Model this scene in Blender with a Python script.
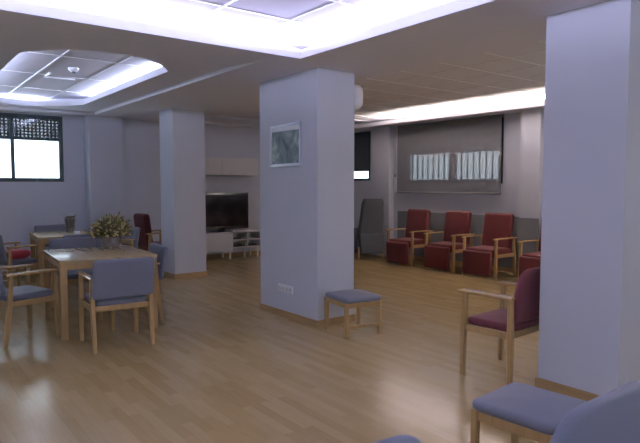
import bpy, bmesh, math, random
from math import sin, cos, pi, radians as rad
from mathutils import Vector as V, Matrix as M
from mathutils.geometry import tessellate_polygon
random.seed(4)
for o in list(bpy.data.objects): bpy.data.objects.remove(o)
scn = bpy.context.scene
COL = scn.collection

# ------------------------------------------------------------ camera, world, lights, exposure
cd = bpy.data.cameras.new('camera'); cam = bpy.data.objects.new('camera', cd); COL.objects.link(cam)
cd.sensor_width = 36; cd.lens = 573/640*36; cd.clip_start = .02
cam.location = (0, 0, 1.5); cam.rotation_euler = (rad(90-3.67), 0, -rad(37.49))
scn.camera = cam
vs = scn.view_settings
vs.view_transform = 'Standard'; vs.look = 'None'; vs.gamma = 1; vs.use_curve_mapping = False
vs.exposure = -0.28

w = bpy.data.worlds.new('world'); scn.world = w; w.use_nodes = True
bg = w.node_tree.nodes['Background']; bg.inputs[0].default_value = (.70, .86, 1, 1); bg.inputs[1].default_value = 5.5

LINK = []
def area(name, loc, direction, sx, sy, power, color, portal=False):
    l = bpy.data.lights.new(name, 'AREA'); l.shape = 'RECTANGLE'; l.size = sx; l.size_y = sy
    l.energy = power; l.color = color
    o = bpy.data.objects.new(name, l); COL.objects.link(o); o.location = loc
    d = V(direction); o.rotation_euler = d.to_track_quat('-Z', 'X' if abs(d.x) > abs(d.y) and False else 'Y').to_euler()
    if portal: l.cycles.is_portal = True
    return o
def strip(name, p0, p1, direction, wid, wpm, color):
    """fluorescent line from p0 to p1 shining along direction"""
    p0, p1 = V(p0), V(p1); L = (p1-p0).length; ax = (p1-p0).normalized()
    d = V(direction).normalized(); z = -d; y = z.cross(ax).normalized()
    m = M((ax, y, z)).transposed().to_4x4(); m.translation = (p0+p1)/2
    l = bpy.data.lights.new(name, 'AREA'); l.shape = 'RECTANGLE'; l.size = L; l.size_y = wid
    l.energy = wpm*L; l.color = color
    o = bpy.data.objects.new(name, l); COL.objects.link(o); o.matrix_world = m
    return o
COOL = (.62, .63, 1.0); COOL2 = (.64, .72, 1.0); WARM = (1.0, .86, .76)
ZS, ZB, ZG, ZC = 2.75, 2.70, 2.895, 2.85       # soffit, beam underside, recessed grid, tiled ceiling
BC = dict(x0=-1.2, x1=3.23, y0=-1.2, y1=4.52)   # large cove opening
ZL = 2.80
kw = 27
strip('cove_lamp', (BC['x0'], BC['y1']+.20, ZL), (BC['x1'], BC['y1']+.20, ZL), (0, -.85, .6), .04, kw, COOL)
strip('cove_lamp', (BC['x1']+.20, BC['y0'], ZL), (BC['x1']+.20, BC['y1'], ZL), (-.85, 0, .6), .04, kw, COOL)
strip('cove_lamp', (BC['x0'], BC['y0']-.20, ZL), (BC['x1'], BC['y0']-.20, ZL), (0, .85, .6), .04, kw, COOL)
strip('cove_lamp', (BC['x0']-.20, BC['y0'], ZL), (BC['x0']-.20, BC['y1'], ZL), (.85, 0, .6), .04, kw, COOL)
ZL = 2.845
ks = 12
strip('small_cove_lamp', (2.69, 6.3, ZL), (2.69, 9.4, ZL), (-.85, 0, .6), .04, ks, COOL2)
strip('small_cove_lamp', (.99, 6.3, ZL), (.99, 9.4, ZL), (.85, 0, .6), .04, ks, COOL2)
strip('small_cove_lamp', (1.3, 10.17, ZL), (2.4, 10.17, ZL), (0, -.85, .6), .04, ks, COOL2)
strip('small_cove_lamp', (1.3, 5.57, ZL), (2.4, 5.57, ZL), (0, .85, .6), .04, ks*.3, COOL2)
strip('wall_cove_lamp', (8.30, -1.5, 2.745), (8.30, 8.1, 2.745), (-.62, 0, .5), .03, 280, WARM)
area('window_portal', (1.15, 10.55, 2.1), (0, -1, 0), 2.6, 1.1, 1, (1, 1, 1), True)
area('window_portal', (-2.45, 2.6, 1.82), (1, 0, 0), .95, 2.8, 1, (1, 1, 1), True)
area('window_portal', (8.45, .4, 1.7), (-1, 0, 0), 1.5, 2.8, 1, (1, 1, 1), True)
area('window_portal', (1.5, -2.45, 1.82), (0, 1, 0), 2.6, .95, 1, (1, 1, 1), True)

# ------------------------------------------------------------ materials
def mat(name, col, rough=.6, metal=0, spec=.5, noise=0, nscale=20, bump=0, bscale=200, coat=0):
    m = bpy.data.materials.new(name); m.use_nodes = True; nt = m.node_tree; b = nt.nodes['Principled BSDF']
    b.inputs['Base Color'].default_value = (*col, 1); b.inputs['Roughness'].default_value = rough
    b.inputs['Metallic'].default_value = metal; b.inputs['Specular IOR Level'].default_value = spec
    b.inputs['Coat Weight'].default_value = coat
    tc = nt.nodes.new('ShaderNodeTexCoord')
    if noise:
        n = nt.nodes.new('ShaderNodeTexNoise'); n.inputs['Scale'].default_value = nscale; n.inputs['Detail'].default_value = 4
        nt.links.new(tc.outputs['Object'], n.inputs['Vector'])
        mx = nt.nodes.new('ShaderNodeMix'); mx.data_type = 'RGBA'
        mx.inputs[6].default_value = (*[c*(1-noise) for c in col], 1); mx.inputs[7].default_value = (*[min(1, c*(1+noise)) for c in col], 1)
        nt.links.new(n.outputs['Fac'], mx.inputs[0]); nt.links.new(mx.outputs[2], b.inputs['Base Color'])
    if bump:
        n = nt.nodes.new('ShaderNodeTexNoise'); n.inputs['Scale'].default_value = bscale
        nt.links.new(tc.outputs['Object'], n.inputs['Vector'])
        bp = nt.nodes.new('ShaderNodeBump'); bp.inputs['Strength'].default_value = bump; bp.inputs['Distance'].default_value = .002
        nt.links.new(n.outputs['Fac'], bp.inputs['Height']); nt.links.new(bp.outputs[0], b.inputs['Normal'])
    return m
def wood(name, c1, c2, axis=2, rough=.35, sc=1.0):
    m = mat(name, c1, rough); nt = m.node_tree; b = nt.nodes['Principled BSDF']
    tc = nt.nodes.new('ShaderNodeTexCoord'); mp = nt.nodes.new('ShaderNodeMapping')
    s = [22*sc, 22*sc, 22*sc]; s[axis] = 1.6*sc; mp.inputs['Scale'].default_value = s
    n = nt.nodes.new('ShaderNodeTexNoise'); n.inputs['Scale'].default_value = 1.6; n.inputs['Detail'].default_value = 6; n.inputs['Distortion'].default_value = .6
    cr = nt.nodes.new('ShaderNodeValToRGB'); cr.color_ramp.elements[0].position = .3; cr.color_ramp.elements[1].position = .7
    cr.color_ramp.elements[0].color = (*c2, 1); cr.color_ramp.elements[1].color = (*c1, 1)
    nt.links.new(tc.outputs['Object'], mp.inputs[0]); nt.links.new(mp.outputs[0], n.inputs['Vector'])
    nt.links.new(n.outputs['Fac'], cr.inputs[0]); nt.links.new(cr.outputs[0], b.inputs['Base Color'])
    return m
def floor_mat():
    m = mat('oak_parquet', (.4, .27, .16), .21); nt = m.node_tree; b = nt.nodes['Principled BSDF']; L = nt.links.new
    tc = nt.nodes.new('ShaderNodeTexCoord'); mp = nt.nodes.new('ShaderNodeMapping'); mp.inputs['Rotation'].default_value = (0, 0, rad(90))
    L(tc.outputs['Object'], mp.inputs[0])
    br = nt.nodes.new('ShaderNodeTexBrick'); br.offset = .37; br.inputs['Scale'].default_value = 1
    br.inputs['Brick Width'].default_value = .52; br.inputs['Row Height'].default_value = .072; br.inputs['Mortar Size'].default_value = .0012
    br.inputs['Mortar Smooth'].default_value = .3; br.inputs['Bias'].default_value = 0
    br.inputs['Color1'].default_value = (0, 0, 0, 1); br.inputs['Color2'].default_value = (1, 1, 1, 1); br.inputs['Mortar'].default_value = (.1, .1, .1, 1)
    L(mp.outputs[0], br.inputs['Vector'])
    cr = nt.nodes.new('ShaderNodeValToRGB'); e = cr.color_ramp.elements
    e[0].position = 0; e[0].color = (.38, .262, .108, 1); e[1].position = 1; e[1].color = (.47, .335, .155, 1)
    x = cr.color_ramp.elements.new(.45); x.color = (.43, .30, .130, 1)
    L(br.outputs['Color'], cr.inputs[0])
    mp2 = nt.nodes.new('ShaderNodeMapping'); mp2.inputs['Scale'].default_value = (38, 2.2, 1); L(tc.outputs['Object'], mp2.inputs[0])
    n = nt.nodes.new('ShaderNodeTexNoise'); n.inputs['Scale'].default_value = 1.5; n.inputs['Detail'].default_value = 5; L(mp2.outputs[0], n.inputs['Vector'])
    mr = nt.nodes.new('ShaderNodeMapRange'); mr.inputs[3].default_value = .86; mr.inputs[4].default_value = 1.12; L(n.outputs['Fac'], mr.inputs[0])
    vm = nt.nodes.new('ShaderNodeVectorMath'); vm.operation = 'SCALE'; L(cr.outputs[0], vm.inputs[0]); L(mr.outputs[0], vm.inputs['Scale'])
    L(vm.outputs[0], b.inputs['Base Color'])
    bp = nt.nodes.new('ShaderNodeBump'); bp.inputs['Strength'].default_value = .15; bp.inputs['Distance'].default_value = .001
    L(br.outputs['Fac'], bp.inputs['Height']); bp.invert = True; L(bp.outputs[0], b.inputs['Normal'])
    return m
def fabric(name, col, rough=.85):
    m = mat(name, col, rough, noise=.08, nscale=300, bump=.3, bscale=500, spec=.25)
    b = m.node_tree.nodes['Principled BSDF']; b.inputs['Sheen Weight'].default_value = .08
    return m
def glass_mat():
    m = bpy.data.materials.new('window_glass'); m.use_nodes = True; nt = m.node_tree; nt.nodes.clear()
    o = nt.nodes.new('ShaderNodeOutputMaterial'); t = nt.nodes.new('ShaderNodeBsdfTransparent'); g = nt.nodes.new('ShaderNodeBsdfGlossy')
    g.inputs['Roughness'].default_value = .02; mx = nt.nodes.new('ShaderNodeMixShader'); mx.inputs[0].default_value = .06
    nt.links.new(t.outputs[0], mx.inputs[1]); nt.links.new(g.outputs[0], mx.inputs[2]); nt.links.new(mx.outputs[0], o.inputs[0])
    return m
def vase_glass():
    m = glass_mat(); m.name = 'clear_vase_glass'
    for n in m.node_tree.nodes:
        if n.type == 'MIX_SHADER': n.inputs[0].default_value = .15
    return m
def shutter_mat(name, col, hx, hz, hole=.5, ax='X'):
    """perforated security shutter: rows of small holes"""
    m = bpy.data.materials.new(name); m.use_nodes = True; nt = m.node_tree; b = nt.nodes['Principled BSDF']; out = nt.nodes['Material Output']; L = nt.links.new
    b.inputs['Base Color'].default_value = (*col, 1); b.inputs['Roughness'].default_value = .5
    tc = nt.nodes.new('ShaderNodeTexCoord'); sp = nt.nodes.new('ShaderNodeSeparateXYZ'); L(tc.outputs['Object'], sp.inputs[0])
    def sine(sock, f):
        a = nt.nodes.new('ShaderNodeMath'); a.operation = 'MULTIPLY'; a.inputs[1].default_value = f; L(sock, a.inputs[0])
        s = nt.nodes.new('ShaderNodeMath'); s.operation = 'SINE'; L(a.outputs[0], s.inputs[0]); return s.outputs[0]
    a, c = sine(sp.outputs[ax], hx), sine(sp.outputs['Z'], hz)
    ad = nt.nodes.new('ShaderNodeMath'); ad.operation = 'ADD'; L(a, ad.inputs[0]); L(c, ad.inputs[1])
    n = nt.nodes.new('ShaderNodeTexNoise'); n.inputs['Scale'].default_value = 5; L(tc.outputs['Object'], n.inputs['Vector'])
    th = nt.nodes.new('ShaderNodeMath'); th.operation = 'MULTIPLY_ADD'; th.inputs[1].default_value = 3.6; th.inputs[2].default_value = hole-1.8; L(n.outputs['Fac'], th.inputs[0])
    gt = nt.nodes.new('ShaderNodeMath'); gt.operation = 'GREATER_THAN'; L(ad.outputs[0], gt.inputs[0]); L(th.outputs[0], gt.inputs[1])
    mu = nt.nodes.new('ShaderNodeMath'); mu.operation = 'MULTIPLY'; mu.inputs[1].default_value = .35; L(gt.outputs[0], mu.inputs[0])
    t = nt.nodes.new('ShaderNodeBsdfTransparent'); mx = nt.nodes.new('ShaderNodeMixShader')
    L(mu.outputs[0], mx.inputs[0]); L(b.outputs[0], mx.inputs[1]); L(t.outputs[0], mx.inputs[2]); L(mx.outputs[0], out.inputs[0])
    return m
def screen_mat():
    m = bpy.data.materials.new('sheer_screen_fabric'); m.use_nodes = True; nt = m.node_tree; b = nt.nodes['Principled BSDF']; out = nt.nodes['Material Output']; L = nt.links.new
    b.inputs['Base Color'].default_value = (.20, .20, .215, 1); b.inputs['Roughness'].default_value = .9
    t = nt.nodes.new('ShaderNodeBsdfTransparent'); t.inputs[0].default_value = (1, 1, 1, 1)
    mx = nt.nodes.new('ShaderNodeMixShader'); mx.inputs[0].default_value = .27
    L(b.outputs[0], mx.inputs[1]); L(t.outputs[0], mx.inputs[2]); L(mx.outputs[0], out.inputs[0]); return m
def picture_mat():
    m = mat('faded_print', (.3, .35, .33), .5); nt = m.node_tree; b = nt.nodes['Principled BSDF']; L = nt.links.new
    tc = nt.nodes.new('ShaderNodeTexCoord'); n = nt.nodes.new('ShaderNodeTexNoise'); n.inputs['Scale'].default_value = 6; n.inputs['Detail'].default_value = 3; n.inputs['Distortion'].default_value = .8
    L(tc.outputs['Object'], n.inputs['Vector']); cr = nt.nodes.new('ShaderNodeValToRGB'); e = cr.color_ramp.elements
    e[0].position = .3; e[0].color = (.05, .09, .10, 1); e[1].position = .72; e[1].color = (.45, .48, .42, 1)
    x = e.new(.5); x.color = (.17, .22, .21, 1); x = e.new(.62); x.color = (.30, .36, .33, 1)
    L(n.outputs['Fac'], cr.inputs[0]); L(cr.outputs[0], b.inputs['Base Color']); return m

WALL = mat('lilac_white_paint', (.57, .575, .63), .75, noise=.015, nscale=3, bump=.05, bscale=120, spec=.3)
CEIL = mat('ceiling_plaster', (.78, .765, .84), .85, spec=.2)
TILE = mat('ceiling_tile', (.78, .765, .83), .9, spec=.2, noise=.03, nscale=60)
TBAR = mat('ceiling_tee_bar', (.92, .92, .94), .4)
FLOOR = floor_mat()
SKIRT = wood('skirting_oak', (.42, .27, .12), (.32, .195, .08), 1, .4)
GREYP = mat('grey_wainscot', (.17, .175, .185), .6)
ALU = mat('dark_window_aluminium', (.045, .065, .07), .4, metal=.3)
BEECH = wood('beech_wood', (.45, .29, .12), (.36, .22, .085), 2, .38)
BEECHX = wood('beech_wood_arm', (.52, .35, .16), (.42, .27, .115), 1, .2)
BEECHX.node_tree.nodes['Principled BSDF'].inputs['Coat Weight'].default_value = .5
TTOP = wood('beech_tabletop', (.48, .36, .19), (.40, .285, .14), 1, .22)
BLUE = fabric('blue_grey_vinyl', (.165, .172, .215), .5)
RED = fabric('burgundy_vinyl', (.092, .015, .015), .5)
REDL = fabric('wine_fabric', (.16, .036, .046), .7)
GREYF = fabric('charcoal_fabric', (.055, .058, .065), .8)
CUSH = fabric('red_cushion_cloth', (.36, .035, .045), .7)
WHITE = mat('white_lacquer', (.62, .59, .59), .35)
WHITEP = mat('white_plastic', (.75, .75, .77), .35)
BLACKP = mat('black_plastic', (.012, .012, .014), .25)
SCREEN = mat('tv_screen', (.006, .007, .009), .12)
DEV = mat('dark_device', (.06, .06, .065), .35)
SILV = mat('silver_frame', (.6, .62, .66), .35, metal=.6)
PRINT = picture_mat()
GLASS = glass_mat(); VGLASS = vase_glass()
BLIND = screen_mat()
SHUT1 = shutter_mat('perforated_shutter', (.045, .065, .08), 105, 120, .9)
SHUT2 = mat('dark_shutter', (.035, .037, .042), .6)
LEAF = mat('dry_foliage', (.16, .155, .05), .8, noise=.4, nscale=40)
PETAL = mat('dry_flower', (.46, .38, .15), .8, noise=.3, nscale=60)
PETAL2 = mat('mauve_dry_flower', (.22, .13, .13), .8, noise=.3, nscale=60)
POT = mat('pale_wicker', (.30, .25, .23), .8, noise=.3, nscale=90, bump=.6, bscale=90)
DARKV = mat('dark_pebbles', (.02, .022, .02), .6, noise=.4, nscale=50)
PAPER = mat('white_napkin', (.85, .87, .9), .7)

# ------------------------------------------------------------ mesh helpers
def obj(name, bm, m, parent=None, loc=None, rotz=None, smooth=True, recalc=True):
    if recalc: bmesh.ops.recalc_face_normals(bm, faces=bm.faces)
    me = bpy.data.meshes.new(name); bm.to_mesh(me); bm.free(); me.materials.append(m)
    if smooth:
        for p in me.polygons: p.use_smooth = True
        try: me.set_sharp_from_angle(angle=rad(38))
        except Exception: pass
    o = bpy.data.objects.new(name, me); COL.objects.link(o)
    if parent: o.parent = parent
    if loc is not None: o.location = loc
    if rotz is not None: o.rotation_euler = (0, 0, rotz)
    return o
def tag(o, label=None, cat=None, group=None, kind=None):
    if label: o['label'] = label
    if cat: o['category'] = cat
    if group: o['group'] = group
    if kind: o['kind'] = kind
    return o
def thing(name, label, cat, loc=(0, 0, 0), rotz=0, group=None):
    o = bpy.data.objects.new(name, None); COL.objects.link(o); o.empty_display_size = .1
    o.location = loc; o.rotation_euler = (0, 0, rotz); return tag(o, label, cat, group)
def dup(root, loc, rotz, label=None, group=None, cat=None):
    r = root.copy(); COL.objects.link(r); r.location = loc; r.rotation_euler = (0, 0, rotz)
    if label: r['label'] = label
    if group: r['group'] = group
    for ch in list(root.children):
        c = ch.copy(); COL.objects.link(c); c.parent = r
        for g in ch.children:
            d = g.copy(); COL.objects.link(d); d.parent = c
    return r
def NB(): return bmesh.new()
def box(bm, x0, x1, y0, y1, z0, z1, bev=0, mt=None):
    r = bmesh.ops.create_cube(bm, size=1); vs_ = r['verts']
    for v in vs_: v.co = V(((x0+x1)/2+v.co.x*(x1-x0), (y0+y1)/2+v.co.y*(y1-y0), (z0+z1)/2+v.co.z*(z1-z0)))
    if bev:
        es = list({e for v in vs_ for e in v.link_edges})
        r2 = bmesh.ops.bevel(bm, geom=es, offset=bev, segments=2, affect='EDGES', profile=.6)
        vs_ = list({v for f in r2['faces'] for v in f.verts} | {v for v in vs_ if v.is_valid})
    if mt is not None: bmesh.ops.transform(bm, matrix=mt, verts=[v for v in vs_ if v.is_valid])
    return bm
def B(*a, **k): return box(NB(), *a, **k)
def ring_loft(bm, rings, cap=True):
    vr = [[bm.verts.new(p) for p in r] for r in rings]
    n = len(rings[0])
    for a, b in zip(vr, vr[1:]):
        for i in range(n): bm.faces.new((a[i], a[(i+1) % n], b[(i+1) % n], b[i]))
    if cap: bm.faces.new(vr[0][::-1]); bm.faces.new(vr[-1])
def sweep(bm, pts, ws, ds, right, c=.25):
    """chamfered rectangular bar through pts; ws along `right`, ds across"""
    pts = [V(p) for p in pts]; right = V(right).normalized(); n = len(pts)
    if not hasattr(ws, '__len__'): ws = [ws]*n
    if not hasattr(ds, '__len__'): ds = [ds]*n
    rings = []
    for i, p in enumerate(pts):
        t = (pts[min(i+1, n-1)]-pts[max(i-1, 0)]).normalized(); up = t.cross(right).normalized(); r = up.cross(t).normalized()
        hw, hd = ws[i]/2, ds[i]/2; k = min(hw, hd)*c
        q = [(hw-k, -hd), (hw, -hd+k), (hw, hd-k), (hw-k, hd), (-hw+k, hd), (-hw, hd-k), (-hw, -hd+k), (-hw+k, -hd)]
        rings.append([p+r*a+up*b for a, b in q])
    ring_loft(bm, rings); return bm
def rrect(w_, d_, R, n=6, curve=0):
    pts = []
    for cx, cy, a0 in ((w_/2-R[0], d_/2-R[0], 0), (-w_/2+R[1], d_/2-R[1], 90), (-w_/2+R[2], -d_/2+R[2], 180), (w_/2-R[3], -d_/2+R[3], 270)):
        r = R[(0, 1, 2, 3)[[0, 90, 180, 270].index(a0)]]
        for k in range(n+1):
            a = rad(a0+90*k/n); pts.append((cx+r*cos(a), cy+r*sin(a)))
    return pts
def pad(bm, w_, d_, th, R=.03, er=.02, puff=.01, mt=None, bend=0, R2=None):
    """upholstered pad in the XY plane, thickness th about z=0; R corner radius (R2 for -y corners)"""
    R2 = R if R2 is None else R2
    out = rrect(w_, d_, (R, R, R2, R2)); hm = min(w_, d_)/2; er = min(er, th/2-.0005)
    prof = []
    for k in range(5):
        a = rad(90*k/4); prof.append((er*(1-cos(a)), th/2-er+er*sin(a)))
    low = [(i, -z) for i, z in prof][::-1]
    def P(x, y, z): 
        s = 1 if z > 0 else -1; u = max(0, 1-(2*x/w_)**2)*max(0, 1-(2*y/d_)**2)
        return V((x, y, z+s*puff*u + bend*(x*x)/(w_*w_)*4))
    rings = []
    for sc in (.15, .4, .7, .9): 
        f = 1-er/hm; rings.append([P(x*f*sc, y*f*sc, -th/2) for x, y in out])
    for i, z in low+prof:
        rings.append([P(x*(1-i/hm), y*(1-i/hm), z) for x, y in out])
    for sc in (.9, .7, .4, .15):
        f = 1-er/hm; rings.append([P(x*f*sc, y*f*sc, th/2) for x, y in out])
    t = NB(); ring_loft(t, rings)
    if mt is not None: bmesh.ops.transform(t, matrix=mt, verts=t.verts)
    me = bpy.data.meshes.new('tmp'); t.to_mesh(me); t.free(); bm.from_mesh(me); bpy.data.meshes.remove(me)
    return bm
def lathe(bm, prof, n=24, c=(0, 0, 0)):
    rings = [[V((c[0]+r*cos(2*pi*k/n), c[1]+r*sin(2*pi*k/n), c[2]+z)) for k in range(n)] for r, z in prof]
    ring_loft(bm, rings); return bm
def tube(bm, pts, r, n=8):
    pts = [V(p) for p in pts]; rings = []
    for i, p in enumerate(pts):
        t = (pts[min(i+1, len(pts)-1)]-pts[max(i-1, 0)]).normalized()
        a = t.cross(V((0, 0, 1)) if abs(t.z) < .9 else V((1, 0, 0))).normalized(); b = t.cross(a)
        rings.append([p+(a*cos(2*pi*k/n)+b*sin(2*pi*k/n))*r for k in range(n)])
    ring_loft(bm, rings); return bm
def plate(loops, t0, t1, axis='z'):
    """flat slab with holes: loops of 2D points, extruded between t0 and t1 on the axis"""
    def to(p, t): return V((p[0], p[1], t)) if axis == 'z' else (V((p[0], t, p[1])) if axis == 'y' else V((t, p[0], p[1])))
    bm = NB(); flat = [p for l in loops for p in l]
    tris = tessellate_polygon([[V((p[0], p[1], 0)) for p in l] for l in loops])
    A = [bm.verts.new(to(p, t0)) for p in flat]; Bv = [bm.verts.new(to(p, t1)) for p in flat]
    for t in tris:
        try: bm.faces.new([A[i] for i in t]); bm.faces.new([Bv[i] for i in t][::-1])
        except ValueError: pass
    k = 0
    for l in loops:
        n = len(l)
        for i in range(n):
            a, b = k+i, k+(i+1) % n; bm.faces.new((A[a], A[b], Bv[b], Bv[a]))
        k += n
    return bm
def rc(x0, x1, y0, y1): return [(x0, y0), (x1, y0), (x1, y1), (x0, y1)]
def struct(name, bm, m, parent=None, smooth=False):
    o = obj(name, bm, m, parent, smooth=smooth)
    if parent is None: o['kind'] = 'structure'
    return o

# ------------------------------------------------------------ room shell
XL, XR, YB, YF, HT = -2.5, 8.5, -2.5, 10.6, 3.1
struct('floor', B(XL-.2, XR+.2, YB-.2, YF+.2, -.1, 0), FLOOR)
WF = (-.15, 2.54, 1.55, 2.67)                       # front-left window opening (x0,x1,z0,z1)
struct('wall_front', plate([rc(XL, XR, 0, HT), rc(*WF)], YF, YF+.2, 'y'), WALL)
WR3 = (-1.0, 1.8, 1.0, 2.45)  # opening for the unseen window added to let in more daylight
WR1, WR2 = (5.92, 8.25, 1.52, 2.66), (9.28, 10.25, 1.59, 2.66)
struct('wall_right', plate([rc(YB, YF, 0, HT), rc(*WR1), rc(*WR2), rc(*WR3)], XR, XR+.2, 'x'), WALL)
WL = (1.2, 4.0, 1.35, 2.3); WB = (.2, 2.8, 1.35, 2.3)
struct('wall_left', plate([rc(YB, YF, 0, HT), rc(*WL)], XL-.2, XL, 'x'), WALL)
struct('wall_back', plate([rc(XL, XR, 0, HT), rc(*WB)], YB-.2, YB, 'y'), WALL)

# small cove outline: straight sides, bowed ends
def cove_outline(g=0, n=14):
    x0, x1, ya, yb, bow = 1.10-g, 2.58+g, 6.12-g*.6, 9.45+g*.6, .52
    pts = []
    for k in range(n+1):
        u = -1+2*k/n; pts.append(((x0+x1)/2+u*(x1-x0)/2, ya-bow*(1-abs(u)**2.4)))
    for k in range(n+1):
        u = 1-2*k/n; pts.append(((x0+x1)/2+u*(x1-x0)/2, yb+(bow+.08)*(1-abs(u)**2.4)))
    return pts
big = rc(BC['x0'], BC['x1'], BC['y0'], BC['y1'])
e = .33
XS = 2.98
bigo = rc(BC['x0']-e, BC['x1']+e, BC['y0']-e, BC['y1']+e)
struct('ceiling', plate([[(XL, 5.55), (XS, 5.55), (XS, 10.25), (XL, 10.25)], cove_outline()], ZS, ZS+.08), CEIL)
# lower level: around the big cove, over the pillar row and along the window wall
struct('ceiling_beam', plate([[(XL, YB), (4.42, YB), (4.42, 6.9), (5.9, 6.9), (5.9, 8.8), (4.42, 8.8), (4.42, 10.25), (XR, 10.25), (XR, YF), (XL, YF), (XL, 10.25), (XS, 10.25), (XS, 4.80), (XL, 4.80)], big], ZB, ZB+.08), CEIL)
bm = NB(); q = [bm.verts.new(p) for p in ((XL, 4.79, ZB+.0005), (XS, 4.79, ZB+.0005), (XS, 5.56, ZS), (XL, 5.56, ZS), (XL, 4.79, ZB+.07), (XS, 4.79, ZB+.07), (XS, 5.56, ZS+.07), (XL, 5.56, ZS+.07))]
for f in ((0, 1, 2, 3), (7, 6, 5, 4), (0, 4, 5, 1), (1, 5, 6, 2), (2, 6, 7, 3), (3, 7, 4, 0)): bm.faces.new([q[k] for k in f])
struct('ceiling_slope', bm, CEIL)
struct('ceiling_beam', B(4.40, 4.42, YB, 10.25, ZB+.055, HT), CEIL)
struct('ceiling_beam', B(4.42, XR, 10.25, 10.27, ZB+.055, HT), CEIL)
struct('ceiling_beam', B(4.42, 5.9, 6.9, 8.8, ZB+.08, ZC), CEIL)
# recess walls
def ring_wall(loop, z0, z1):
    bm = NB(); a = [bm.verts.new((x, y, z0)) for x, y in loop]; b = [bm.verts.new((x, y, z1)) for x, y in loop]
    n = len(loop)
    for i in range(n): bm.faces.new((a[i], a[(i+1) % n], b[(i+1) % n], b[i]))
    return bm
struct('ceiling_recess', ring_wall(bigo, ZB+.03, ZG+.02), CEIL)
struct('ceiling_recess', ring_wall(cove_outline(.25), ZS+.03, ZG+.02), CEIL)
struct('ceiling_panel', B(XL, 4.40, YB, YF, ZG, ZG+.06), TILE)
struct('ceiling_panel', B(4.42, XR, YB, 10.25, ZC, ZC+.06), TILE)
struct('ceiling_slab', B(XL-.2, XR+.2, YB-.2, YF+.2, HT, HT+.1), CEIL)
def grid(x0, x1, y0, y1, ox, oy, px, py, z, wd=.022):
    bm = NB()
    k = math.ceil((x0-ox)/px)
    while ox+k*px < x1: box(bm, ox+k*px-wd/2, ox+k*px+wd/2, y0, y1, z-.006, z+.001); k += 1
    k = math.ceil((y0-oy)/py)
    while oy+k*py < y1: box(bm, x0, x1, oy+k*py-wd/2, oy+k*py+wd/2, z-.0055, z+.001); k += 1
    return bm
struct('ceiling_tile_trim', grid(BC['x0']-e, BC['x1']+e, BC['y0']-e, BC['y1']+e, 2.19, 4.10, .635, .635, ZG), TBAR)
struct('ceiling_tile_trim', grid(.9, 2.8, 5.5, 10.2, 1.62, 9.20, .62, 1.24, ZG), TBAR)
struct('ceiling_tile_trim', grid(4.42, XR, YB, 10.25, 6.60, 4.90, .60, .60, ZC, .014), TBAR)
# cove ledge along the right wall
struct('ceiling_ledge', B(8.06, XR, YB, 10.25, ZB, ZB+.03), CEIL)
struct('ceiling_ledge', B(8.06, 8.10, YB, 10.25, ZB+.03, ZB+.075), CEIL)

# skirting boards
struct('baseboard_front', B(XL, XR, YF-.015, YF, 0, .08), SKIRT)
struct('baseboard_right', B(XR-.015, XR, YB, YF, 0, .08), SKIRT)
struct('baseboard_left', B(XL, XL+.015, YB, YF, 0, .08), SKIRT)
struct('baseboard_back', B(XL, XR, YB, YB+.015, 0, .08), SKIRT)
# grey wainscot on the right wall
struct('trim_1', B(XR-.02, XR, YB, 8.42, .08, .965), GREYP)

# pillars
def pillar(x0, x1, y0, y1, top=ZB):
    o = struct('column', B(x0, x1, y0, y1, 0, top), WALL)
    t = .014; bm = NB()
    box(bm, x0-t, x0, y0-t, y1+t, 0, .075); box(bm, x1, x1+t, y0-t, y1+t, 0, .075)
    box(bm, x0, x1, y0-t, y0, 0, .075); box(bm, x0, x1, y1, y1+t, 0, .075)
    obj('baseboard', bm, SKIRT, o, smooth=False)
    return o
pillar(3.60, 4.10, 4.735, 5.865)
pillar(3.69, 4.235, 8.61, 9.15)
pillar(3.82, 4.40, 1.745, 2.325)
struct('column', B(2.90, 3.48, 10.34, YF, 0, ZB), WALL)
pw = struct('column', B(XR-.25, XR, 5.08, 5.42, 0, ZB), WALL)
obj('wainscot', B(XR-.262, XR-.25, 5.07, 5.43, .0, .965), GREYP, pw, smooth=False)
struct('column', B(XR-.14, XR, 8.55, 9.08, 0, ZB), WALL)

# windows
def window(name, a0, a1, z0, z1, pos, axis, fr, mull, depth=.06, pane=True):
    """frame across an opening; mull = mullion positions along the wall, axis = wall normal"""
    def bx(bm, u0, u1, w0, w1, t0, t1):
        box(bm, *( (u0, u1, t0, t1, w0, w1) if axis == 'y' else (t0, t1, u0, u1, w0, w1)))
    bm = NB(); f = fr
    bx(bm, a0, a1, z0, z0+f, pos, pos+depth); bx(bm, a0, a1, z1-f, z1, pos, pos+depth)
    bx(bm, a0, a0+f, z0+f, z1-f, pos, pos+depth); bx(bm, a1-f, a1, z0+f, z1-f, pos, pos+depth)
    for m_ in mull: bx(bm, m_-f*.4, m_+f*.4, z0+f, z1-f, pos, pos+depth)
    o = struct(name, bm, ALU)
    if pane:
        bm = NB(); bx(bm, a0+f, a1-f, z0+f, z1-f, pos+depth/2-.002, pos+depth/2+.002); obj('pane', bm, GLASS, o, smooth=False)
    return o, bx
w1, bx = window('window_1', *WF, YF+.0, 'y', .065, [.85, 1.76])
bm = NB(); bx(bm, WF[0]+.01, WF[1]-.01, 2.27, WF[3], YF+.10, YF+.112); obj('shutter', bm, SHUT1, w1, smooth=False)
bm = NB(); bx(bm, WF[0]+.06, WF[1]-.06, 2.245, 2.285, YF+.012, YF+.05); obj('transom', bm, ALU, w1, smooth=False)
w2, bx = window('window_2', *WR1, XR+.03, 'x', .05, [7.055-.06, 7.055, 7.055+.06])
w2f = NB(); bx(w2f, 5.92, 5.99, 1.53, 2.66, XR-.03, XR+.03); obj('guide_rail', w2f, BLACKP, w2, smooth=False)
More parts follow.
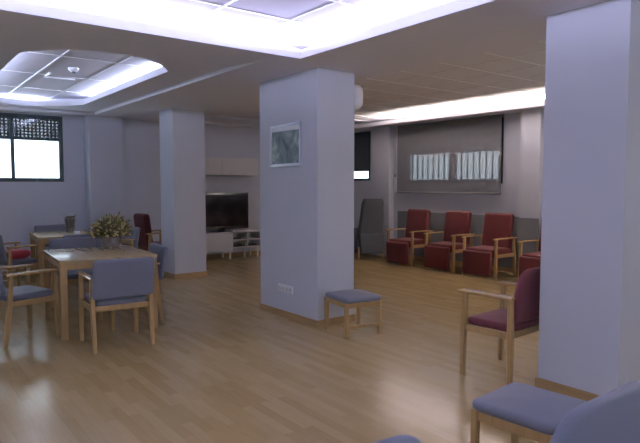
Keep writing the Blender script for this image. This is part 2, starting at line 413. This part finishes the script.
bm = NB(); bx(bm, WR1[0], WR1[1], 2.10, WR1[3], XR+.12, XR+.135); obj('shutter', bm, SHUT2, w2, smooth=False)
bm = NB()
for k in range(17): tube(bm, [(XR+.17, 5.98+k*.138, 1.52), (XR+.17, 5.98+k*.138, 2.66)], .016, 6)
box(bm, XR+.16, XR+.18, 5.92, 8.25, 1.57, 1.60); obj('security_bars', bm, ALU, w2)
w3, bx = window('window_3', *WR2, XR-.01, 'x', .05, [])
bm = NB(); bx(bm, WR2[0]+.05, WR2[1], 1.80, WR2[3], XR+.05, XR+.065); obj('shutter', bm, SHUT2, w3, smooth=False)
bm = NB()
for k in range(10): tube(bm, [(XR+.13, 9.33+k*.1, 1.59), (XR+.13, 9.33+k*.1, 2.66)], .010, 6)
obj('security_bars', bm, ALU, w3)
window('added_window', *WR3, XR+.03, 'x', .05, [.4])  # added window behind the right pillar, unseen, brightens the right of the room
window('window_4', *WL, XL-.12, 'x', .06, [2.6])
window('window_5', *WB, YB-.12, 'y', .06, [1.5])

# ------------------------------------------------------------ roller blind
rb = thing('roller_blind', 'wide grey translucent roller blind lowered over the barred window', 'blind', (8.40, 7.14, 1.33))
obj('blind_fabric', B(-.001, .001, -1.25, 1.22, .03, 1.33), BLIND, rb, smooth=False)
obj('bottom_bar', B(-.012, .012, -1.25, 1.22, 0, .035, bev=.004), GREYP, rb)
obj('roller_tube', tube(NB(), [(.03, -1.26, 1.34), (.03, 1.24, 1.34)], .025, 12), GREYP, rb)
bm = NB(); tube(bm, [(-.01, 1.26, 1.33), (-.01, 1.26, .38)], .003, 6); tube(bm, [(-.03, 1.26, 1.33), (-.03, 1.26, .38)], .003, 6)
box(bm, -.035, -.005, 1.245, 1.275, .33, .39, bev=.004); obj('pull_chain', bm, GREYP, rb)

# ------------------------------------------------------------ chairs
RX = lambda a: M.Rotation(rad(a), 4, 'X')
T = lambda *a: M.Translation(V(a))
def armchair(name, label, fab, w=.52, d=.49, arm=.66, seat=.445, top=.855, R=.03, loc=(0, 0, 0), rotz=0, group=None, lean=11, bw=None, straight=False):
    """local: front is -Y"""
    t = thing(name, label, 'chair', loc, rotz, group)
    hx = w/2; yf, yr = -d/2, d/2
    for s in (-1, 1):
        x = s*hx
        obj('leg', sweep(NB(), [(x, yf-.005, 0), (x, yf, seat-.05), (x, yf+.01, arm-.012)], [.034, .042, .036], [.034, .046, .038], (1, 0, 0)), BEECH, t)
        obj('leg', sweep(NB(), [(x, yr-.02, 0), (x, yr-.02, seat-.05), (x, yr-.02, arm-.012)] if straight else [(x, yr+.02, 0), (x, yr-.03, seat-.05), (x, yr-.045, arm-.012)], [.032, .040, .034], [.034, .046, .036], (1, 0, 0)), BEECH, t)
        obj('armrest', sweep(NB(), [(x, yf-.05, arm-.002), (x, yf, arm+.002), (x, 0, arm+.003), (x, yr-.0, arm)], [.044, .054, .056, .046], [.018, .026, .026, .024], (1, 0, 0), .5), BEECHX, t)
    bm = NB()
    z0, z1 = seat-.085, seat-.035
    box(bm, -hx+.02, hx-.02, yf-.012, yf+.012, z0, z1, .004); box(bm, -hx+.02, hx-.02, yr-.045, yr-.02, z0, z1, .004)
    for s in (-1, 1): box(bm, s*hx-.011, s*hx+.011, yf+.018, yr-.045, z0, z1, .004)
    obj('seat_rail', bm, BEECH, t)
    obj('seat', pad(NB(), w-.045, d-.03, .06, .05, .022, .012, T(0, -.01, seat-.012)), fab, t)
    h = top-seat-.045; bw = bw or w+.025
    m = T(0, yr-.0+(-.015 if straight else .03), seat+.035+h/2) @ RX(-lean) @ RX(90)
    obj('backrest', pad(NB(), bw, h, .048, R, .02, .006, m, bend=-.02, R2=.03), fab, t)
    obj('back_crossbar', sweep(NB(), [(-hx, yr-.03, arm-.07), (hx, yr-.03, arm-.07)], .035, .02, (0, 0, 1)), BEECH, t)
    return t
GB = 'blue armchairs around the wooden tables'
chA = armchair('armchair', 'blue armchair with its back to the camera at the near table', BLUE, group=GB, loc=(1.735, 5.44, 0), rotz=rad(180-3))
dup(chA, (1.04, 6.24, 0), rad(90+18), 'blue armchair at far left, facing the near table, foremost of two there')
dup(chA, (2.12, 6.16, 0), rad(-90-4), 'blue armchair at the right end of the near table, back to pillar')
dup(chA, (1.88, 7.20, 0), rad(0), 'blue armchair behind the near table, below the flower basket')
dup(chA, (1.43, 8.90, 0), rad(90+24), 'blue armchair on the far left with a red cushion on its seat')
dup(chA, (2.15, 8.36, 0), rad(180+2), 'blue armchair at the near side of the far table')
dup(chA, (2.82, 8.95, 0), rad(-90+4), 'pale blue armchair at the right of the far table, behind flowers')
dup(chA, (2.25, 9.93, 0), rad(0), 'blue armchair behind the far table, nearest the back window wall')
# chair with wine coloured seat by the right pillar
armchair('armchair', 'beech armchair with burgundy seat and rounded back, beside the right pillar', REDL, w=.55, d=.43, arm=.665, seat=.44, top=.88, R=.17, loc=(3.915, 2.66, 0), rotz=rad(180+3), lean=6, bw=.50, straight=True)
# two chairs near the camera, seen from behind
armchair('armchair', 'large blue chair back filling the bottom right corner', BLUE, w=.74, d=.5, top=.808, R=.24, arm=.60, loc=(1.94, .60, 0), rotz=rad(0), bw=.84)
armchair('armchair', 'blue chair back whose rounded corner just shows at the bottom edge', BLUE, w=.56, d=.5, top=.785, R=.12, arm=.60, loc=(.965, .855, 0), rotz=rad(-6))

# cushion on the far-left chair
tag(obj('cushion', pad(NB(), .40, .34, .10, .09, .048, .02), CUSH, loc=(1.43, 8.86, .54), rotz=rad(20)), 'plump red cushion lying on the far-left blue armchair', 'cushion')

# ------------------------------------------------------------ stools
def stool(label, loc, rotz, w=.43, d=.44, h=.40):
    t = thing('stool', label, 'stool', loc, rotz, 'blue padded stools')
    for sx in (-1, 1):
        for sy in (-1, 1):
            x, y = sx*(w/2-.02), sy*(d/2-.02)
            obj('leg', sweep(NB(), [(x, y, 0), (x, y, h-.045)], [.034, .038], [.034, .038], (1, 0, 0)), BEECH, t)
    bm = NB()
    for s in (-1, 1):
        box(bm, -w/2+.04, w/2-.04, s*(d/2-.02)-.010, s*(d/2-.02)+.010, h-.095, h-.047, .003)
        box(bm, s*(w/2-.02)-.010, s*(w/2-.02)+.010, -d/2+.04, d/2-.04, h-.095, h-.047, .003)
    obj('apron', bm, BEECH, t)
    obj('stretcher', sweep(NB(), [(-w/2+.035, -d/2+.02, .10), (w/2-.035, -d/2+.02, .10)], .03, .018, (0, 0, 1)), BEECH, t)
    obj('seat', pad(NB(), w+.01, d+.01, .05, .05, .022, .022, T(0, 0, h-.022)), BLUE, t)
    return t
stool('small beech stool with blue pad beside the central pillar', (3.80, 4.40, 0), rad(-9), h=.385)
stool('blue padded stool in front of the right pillar, lower right', (2.54, 1.57, 0), rad(4), h=.42)

# ------------------------------------------------------------ tables
def table(label, loc, rotz, w=.94, d=1.12, h=.775):
    t = thing('table', label, 'table', loc, rotz, 'square-legged wooden tables')
    obj('tabletop', B(-w/2, w/2, -d/2, d/2, h-.028, h, bev=.004), TTOP, t)
    for sx in (-1, 1):
        for sy in (-1, 1):
            x, y = sx*(w/2-.035), sy*(d/2-.035)
            obj('leg', sweep(NB(), [(x, y, 0), (x, y, h-.028)], .062, .062, (1, 0, 0), .12), BEECH, t)
    bm = NB()
    for s in (-1, 1):
        box(bm, -w/2+.066, w/2-.066, s*(d/2-.035)-.012, s*(d/2-.035)+.012, h-.098, h-.028)
        box(bm, s*(w/2-.035)-.012, s*(w/2-.035)+.012, -d/2+.066, d/2-.066, h-.098, h-.028)
    obj('apron', bm, BEECH, t); return t
table('near wooden table holding the basket of dried flowers', (1.84, 6.34, 0), rad(-4))
table('far wooden table holding the glass vase', (2.22, 9.12, 0), rad(-5), d=1.06)

# ------------------------------------------------------------ basket of dried flowers on the near table
fb = thing('flower_basket', 'pale basket full of bushy dried yellow-green flowers on the near table', 'flower arrangement', (2.13, 6.78, .775))
fb.scale = (.92, .92, .92)
obj('basket', lathe(NB(), [(.09, 0), (.10, .01), (.115, .05), (.13, .11), (.137, .145), (.13, .15), (.12, .14), (.01, .12)]), POT, fb)
bm = NB(); bl = NB(); bp_ = NB()
def blob(b, c, r, jit=.25, sub=1):
    r_ = bmesh.ops.create_icosphere(b, subdivisions=sub, radius=r)
    for v in r_['verts']: v.co = V(c)+v.co*(1+random.uniform(-jit, jit))
stems = NB()
for k in range(620):
    a = random.uniform(0, 2*pi); el = math.acos(random.uniform(-.05, 1)); rr = .175+random.uniform(-.035, .035)
    p = V((rr*1.22*sin(el)*cos(a), rr*1.22*sin(el)*sin(a), .15+rr*1.22*cos(el)))
    if k < 60: tube(stems, [(p.x*.25, p.y*.25, .10), (p.x*.8, p.y*.8, p.z*.9), p], .0016, 4)
    n = p.normalized()
    if k % 5 < 2: blob(bm, p, random.uniform(.012, .022))
    elif k % 5 == 2: blob(bp_, p*.97, random.uniform(.010, .017))
    else:
        for _ in range(3):
            q = p*random.uniform(.8, 1.04); d_ = (V((q.x, q.y, q.z-.08)).normalized()+V([random.uniform(-.6, .6) for _ in range(3)])).normalized()
            s = d_.cross(V((random.random(), random.random(), 1))).normalized()*.009
            vv = [bl.verts.new(x) for x in (q, q+d_*.022+s, q+d_*.055, q+d_*.022-s)]; bl.faces.new(vv)
obj('foliage', bl, LEAF, fb, recalc=False, smooth=False)
obj('flower_heads', bm, PETAL, fb); obj('seed_heads', bp_, PETAL2, fb); obj('stems', stems, LEAF, fb)
core = NB(); blob(core, (0, 0, .22), .155, .10, 3); obj('moss_filling', core, LEAF, fb)

# glass vase on the far table
gv = thing('glass_vase', 'glass vase with dark filling on the far table', 'vase', (2.24, 9.08, .775))
gv.scale = (.88, .88, .95)
obj('vase_body', lathe(NB(), [(.065, 0), (.070, .005), (.085, .15), (.105, .30), (.100, .30), (.078, .15), (.062, .012), (.005, .010)]), VGLASS, gv)
bm = lathe(NB(), [(.055, .015), (.070, .15), (.082, .22), (.06, .24), (.01, .245)])
obj('dark_filling', bm, DARKV, gv)
bm = NB()
for k in range(40):
    a = random.uniform(0, 6.28); r_ = random.uniform(0, .075); blob(bm, (r_*cos(a), r_*sin(a), .235+random.uniform(0, .035)), .014)
obj('dried_buds', bm, DARKV, gv)
tag(obj('napkin', B(-.04, .04, -.03, .03, 0, .035, bev=.008), PAPER, loc=(2.29, 8.88, .775)), 'small white folded napkin beside the glass vase', 'napkin')

# ------------------------------------------------------------ recliners
def recliner(name, label, fab, loc, rotz, group=None, top=1.03, foot=True, w=.60, armz=.635, cat='recliner'):
    """local: front is -Y; y runs -.42 .. +.40"""
    t = thing(name, label, cat, loc, rotz, group); hx = w/2
    for s in (-1, 1):
        x = s*hx
        obj('leg', sweep(NB(), [(x, -.30, 0), (x, -.30, armz-.01)], .040, .046, (1, 0, 0)), BEECH, t)
        obj('leg', sweep(NB(), [(x, .22, 0), (x, .17, armz-.01)], .040, .046, (1, 0, 0)), BEECH, t)
        obj('armrest', sweep(NB(), [(x, -.36, armz-.005), (x, -.28, armz+.006), (x, .0, armz+.004), (x, .24, armz)], [.046, .058, .058, .046], .026, (1, 0, 0), .5), BEECHX, t)
        obj('side_rail', sweep(NB(), [(x, -.28, .36), (x, .175, .36)], .022, .055, (1, 0, 0)), BEECH, t)
    iw = w-.06
    obj('seat', pad(NB(), iw, .52, .13, .04, .035, .014, T(0, -.08, .405)), fab, t)
    if foot:
        m = T(0, -.375, .235) @ RX(90)
        obj('footrest', pad(NB(), iw-.01, .39, .07, .03, .025, .008, m), fab, t)
    h = top-.40
    m = T(0, .17, .40+h/2) @ RX(-7) @ RX(90)
    bk = obj('backrest', pad(NB(), iw-.02, h, .11, .045, .035, .012, m), fab, t)
    bm = NB(); sweep(bm, [(-hx+.02, .19, .33), (hx-.02, .19, .33)], .045, .03, (0, 1, 0)); obj('rear_crossbar', bm, BEECH, t)
    return t
GR = 'burgundy recliners along the right wall'
ra = recliner('recliner', 'burgundy recliner at the left end of the row, next to the grey one', RED, (8.03, 7.60, 0), rad(-90), GR, w=.62)
dup(ra, (8.02, 6.63, 0), rad(-90), 'burgundy recliner second from the left under the blind')
dup(ra, (8.00, 5.77, 0), rad(-90), 'burgundy recliner third from the left, under the right end of blind')
dup(ra, (7.98, 4.70, 0), rad(-90), 'burgundy recliner partly hidden behind the right pillar')
recliner('armchair', 'high-backed burgundy armchair in the far left corner by a pillar', RED, (3.80, 9.83, 0), rad(90+6), None, top=1.0, foot=False, w=.52, armz=.66, cat='chair')

# charcoal recliner
t = thing('recliner', 'tall charcoal grey recliner seen from behind near the central pillar', 'recliner', (7.98, 8.86, 0), rad(165))
def taper_back(y0, z0, y1, z1, w0, w1, th):
    bm = NB(); n = 7; rings = []
    for k in range(n+1):
        u = k/n; y = y0+(y1-y0)*u; z = z0+(z1-z0)*u; w_ = w0+(w1-w0)*u
        if k == n: w_ -= .03; th_ = th*.6
        else: th_ = th
        o = rrect(w_, th_, (.025,)*4, 3); rings.append([V((a, y+b, z)) for a, b in o])
    ring_loft(bm, rings); return bm
obj('backrest', taper_back(.22, .52, .34, 1.22, .52, .44, .13), GREYF, t)
obj('back_panel', taper_back(.30, .10, .245, .53, .50, .54, .10), GREYF, t)
obj('seat', pad(NB(), .48, .52, .16, .05, .04, .015, T(0, -.06, .42)), GREYF, t)
obj('footrest', pad(NB(), .46, .32, .07, .03, .025, .01, T(0, -.36, .22) @ RX(90)), GREYF, t)
for s in (-1, 1):
    obj('armrest', B(s*.275-.03, s*.275+.03, -.33, .20, .20, .62, bev=.02), GREYF, t)
    for y in (-.28, .26): obj('leg', sweep(NB(), [(s*.27, y, 0), (s*.27, y, .24)], .035, .035, (1, 0, 0)), BEECH, t)

# ------------------------------------------------------------ television and its furniture
tv = thing('television', 'large black flat television standing on the low cabinet', 'television', (5.42, 10.33, .555))
obj('screen_bezel', B(-.62, .62, -.025, .03, .05, .79, bev=.008), BLACKP, tv)
obj('screen', B(-.575, .575, -.029, -.024, .115, .745), SCREEN, tv, smooth=False)
obj('stand', sweep(NB(), [(0, .0, .012), (0, .0, .09)], .14, .05, (1, 0, 0)), BLACKP, tv)
obj('stand_base', pad(NB(), .46, .24, .016, .07, .007, 0, T(0, 0, .008)), BLACKP, tv)
cb = thing('media_cabinet', 'low white media cabinet with open shelves under the television', 'cabinet', (5.40, 10.16, 0))
x0, xm, x1, yb = -.78, .18, .84, .40
bm = NB(); box(bm, x0, x1, 0, yb, .535, .555); box(bm, x0, xm, 0, yb, .17, .19); box(bm, xm, x1, 0, yb, .215, .235)
for x in (x0, xm, .52, x1-.018): box(bm, x, x+.018, .0, yb, .19 if x < xm else .235, .535)
box(bm, x0, x1, yb-.012, yb, .2, .54); obj('cabinet_body', bm, WHITE, cb, smooth=False)
dr = obj('drawer_front', B(x0+.003, xm-.002, -.018, 0, .175, .53, bev=.002), WHITE, cb)
obj('shelf', B(xm+.018, .52, .01, yb-.012, .37, .386), WHITE, cb, smooth=False)
obj('shelf', B(.538, x1-.018, .01, yb-.012, .37, .386), WHITE, cb, smooth=False)
for x, y, h in ((x0+.05, .05, .17), (x0+.05, .36, .17), (xm-.03, .05, .17), (xm-.03, .36, .17), (xm+.30, .05, .215), (x1-.04, .05, .215), (x1-.04, .36, .215)):
    obj('leg', B(x-.015, x+.015, y-.015, y+.015, 0, h), WHITEP, cb, smooth=False)
def device(label, x, y, z, sx, sy, sz, cat='video player', name='video_player'):
    d = thing(name, label, cat, (x, y, z))
    obj('casing', B(-sx/2, sx/2, -sy/2, sy/2, .006, sz, bev=.004), DEV, d)
    obj('front_display', B(-sx*.2, sx*.2, -sy/2-.002, -sy/2, sz*.4, sz*.75), SCREEN, d, smooth=False)
    bm = NB()
    for a in (-1, 1):
        for b in (-1, 1): box(bm, a*sx*.42-.01, a*sx*.42+.01, b*sy*.4-.01, b*sy*.4+.01, 0, .007)
    obj('feet', bm, BLACKP, d)
device('dark flat video player on the top open shelf below the television', 5.77, 10.36, .386, .28, .26, .055)
device('dark box on the lower open shelf of the media cabinet', 5.77, 10.36, .235, .29, .26, .075, 'stereo box', 'stereo_box')
device('dark player on the lower right shelf of the media cabinet', 6.08, 10.36, .235, .24, .24, .05)
uc = thing('wall_cabinet', 'long white cabinet hung on the wall above the television', 'cabinet', (5.35, 10.60, 1.69))
obj('cabinet_body', B(-.75, .89, -.33, 0, 0, .35, bev=.003), WHITE, uc)
for a, b in ((-.747, .068), (.072, .887)): obj('door', B(a, b, -.348, -.331, .004, .346, bev=.002), WHITE, uc)

# ------------------------------------------------------------ things on the central pillar and ceiling
pc = thing('picture_frame', 'small framed picture of muted green and grey shapes on the pillar', 'picture', (3.6, 5.315, 1.70))
bm = NB(); fw = .022
box(bm, -.022, 0, -.30, .30, 0, fw, .003); box(bm, -.022, 0, -.30, .30, .47-fw, .47, .003)
box(bm, -.022, 0, -.30, -.30+fw, fw, .47-fw, .003); box(bm, -.022, 0, .30-fw, .30, fw, .47-fw, .003)
obj('frame', bm, SILV, pc)
obj('mat_board', B(-.010, -.004, -.28, .28, .02, .45), WHITEP, pc, smooth=False)
obj('print', B(-.013, -.010, -.262, .262, .035, .395), PRINT, pc, smooth=False)
sk = thing('wall_socket', 'row of four white electrical sockets low on the central pillar', 'socket', (3.6, 5.33, .285))
obj('cover_plate', B(-.010, 0, -.145, .145, 0, .085, bev=.003), WHITEP, sk)
for k in range(4):
    y = -.108+k*.072
    s_ = obj('socket', lathe(NB(), [(.002, -.001), (.024, 0), (.026, .004), (.024, .005), (.002, .005)], 16), WHITE, sk); s_.location = (-.0145, y, .0425); s_.rotation_euler = (0, rad(90), 0)
    bm = NB()
    for q in (-.008, .008): tube(bm, [(-.0155, y+q, .0425), (-.009, y+q, .0425)], .003, 6)
    obj('pin_holes', bm, BLACKP, sk)
lg = thing('wall_lamp', 'rounded white lamp fixed to the hidden side of the central pillar', 'lamp', (4.10, 4.90, 2.33))
obj('lamp_shade', pad(NB(), .22, .28, .17, .08, .06, .02, T(.115, 0, .14) @ M.Rotation(rad(90), 4, 'Z') @ RX(90)), WHITEP, lg)
obj('wall_bracket', B(0, .05, -.04, .04, .10, .18, bev=.006), WHITEP, lg)
obj('knob', lathe(NB(), [(.012, -.02), (.014, 0), (.010, .02)], 12, (.21, -.03, .09)), WHITEP, lg)
sd = thing('smoke_detector', 'round white smoke detector on the small recessed ceiling', 'smoke detector', (1.90, 7.33, ZG))
obj('housing', lathe(NB(), [(.062, -.0005), (.062, -.014), (.05, -.034), (.03, -.046), (.005, -.048)]), WHITEP, sd)
obj('sensor_cap', lathe(NB(), [(.028, -.044), (.026, -.058), (.004, -.062)], 16), DEV, sd)
sr = thing('ceiling_rail', 'short white rail fixed to the small recessed ceiling', 'rail', (1.76, 8.02, ZG))
obj('rail', B(-.02, .33, -.014, .014, -.03, -.006, bev=.004), WHITEP, sr)
obj('end_bracket', B(-.035, -.012, -.25, .02, -.024, -.0005, bev=.004), WHITEP, sr)
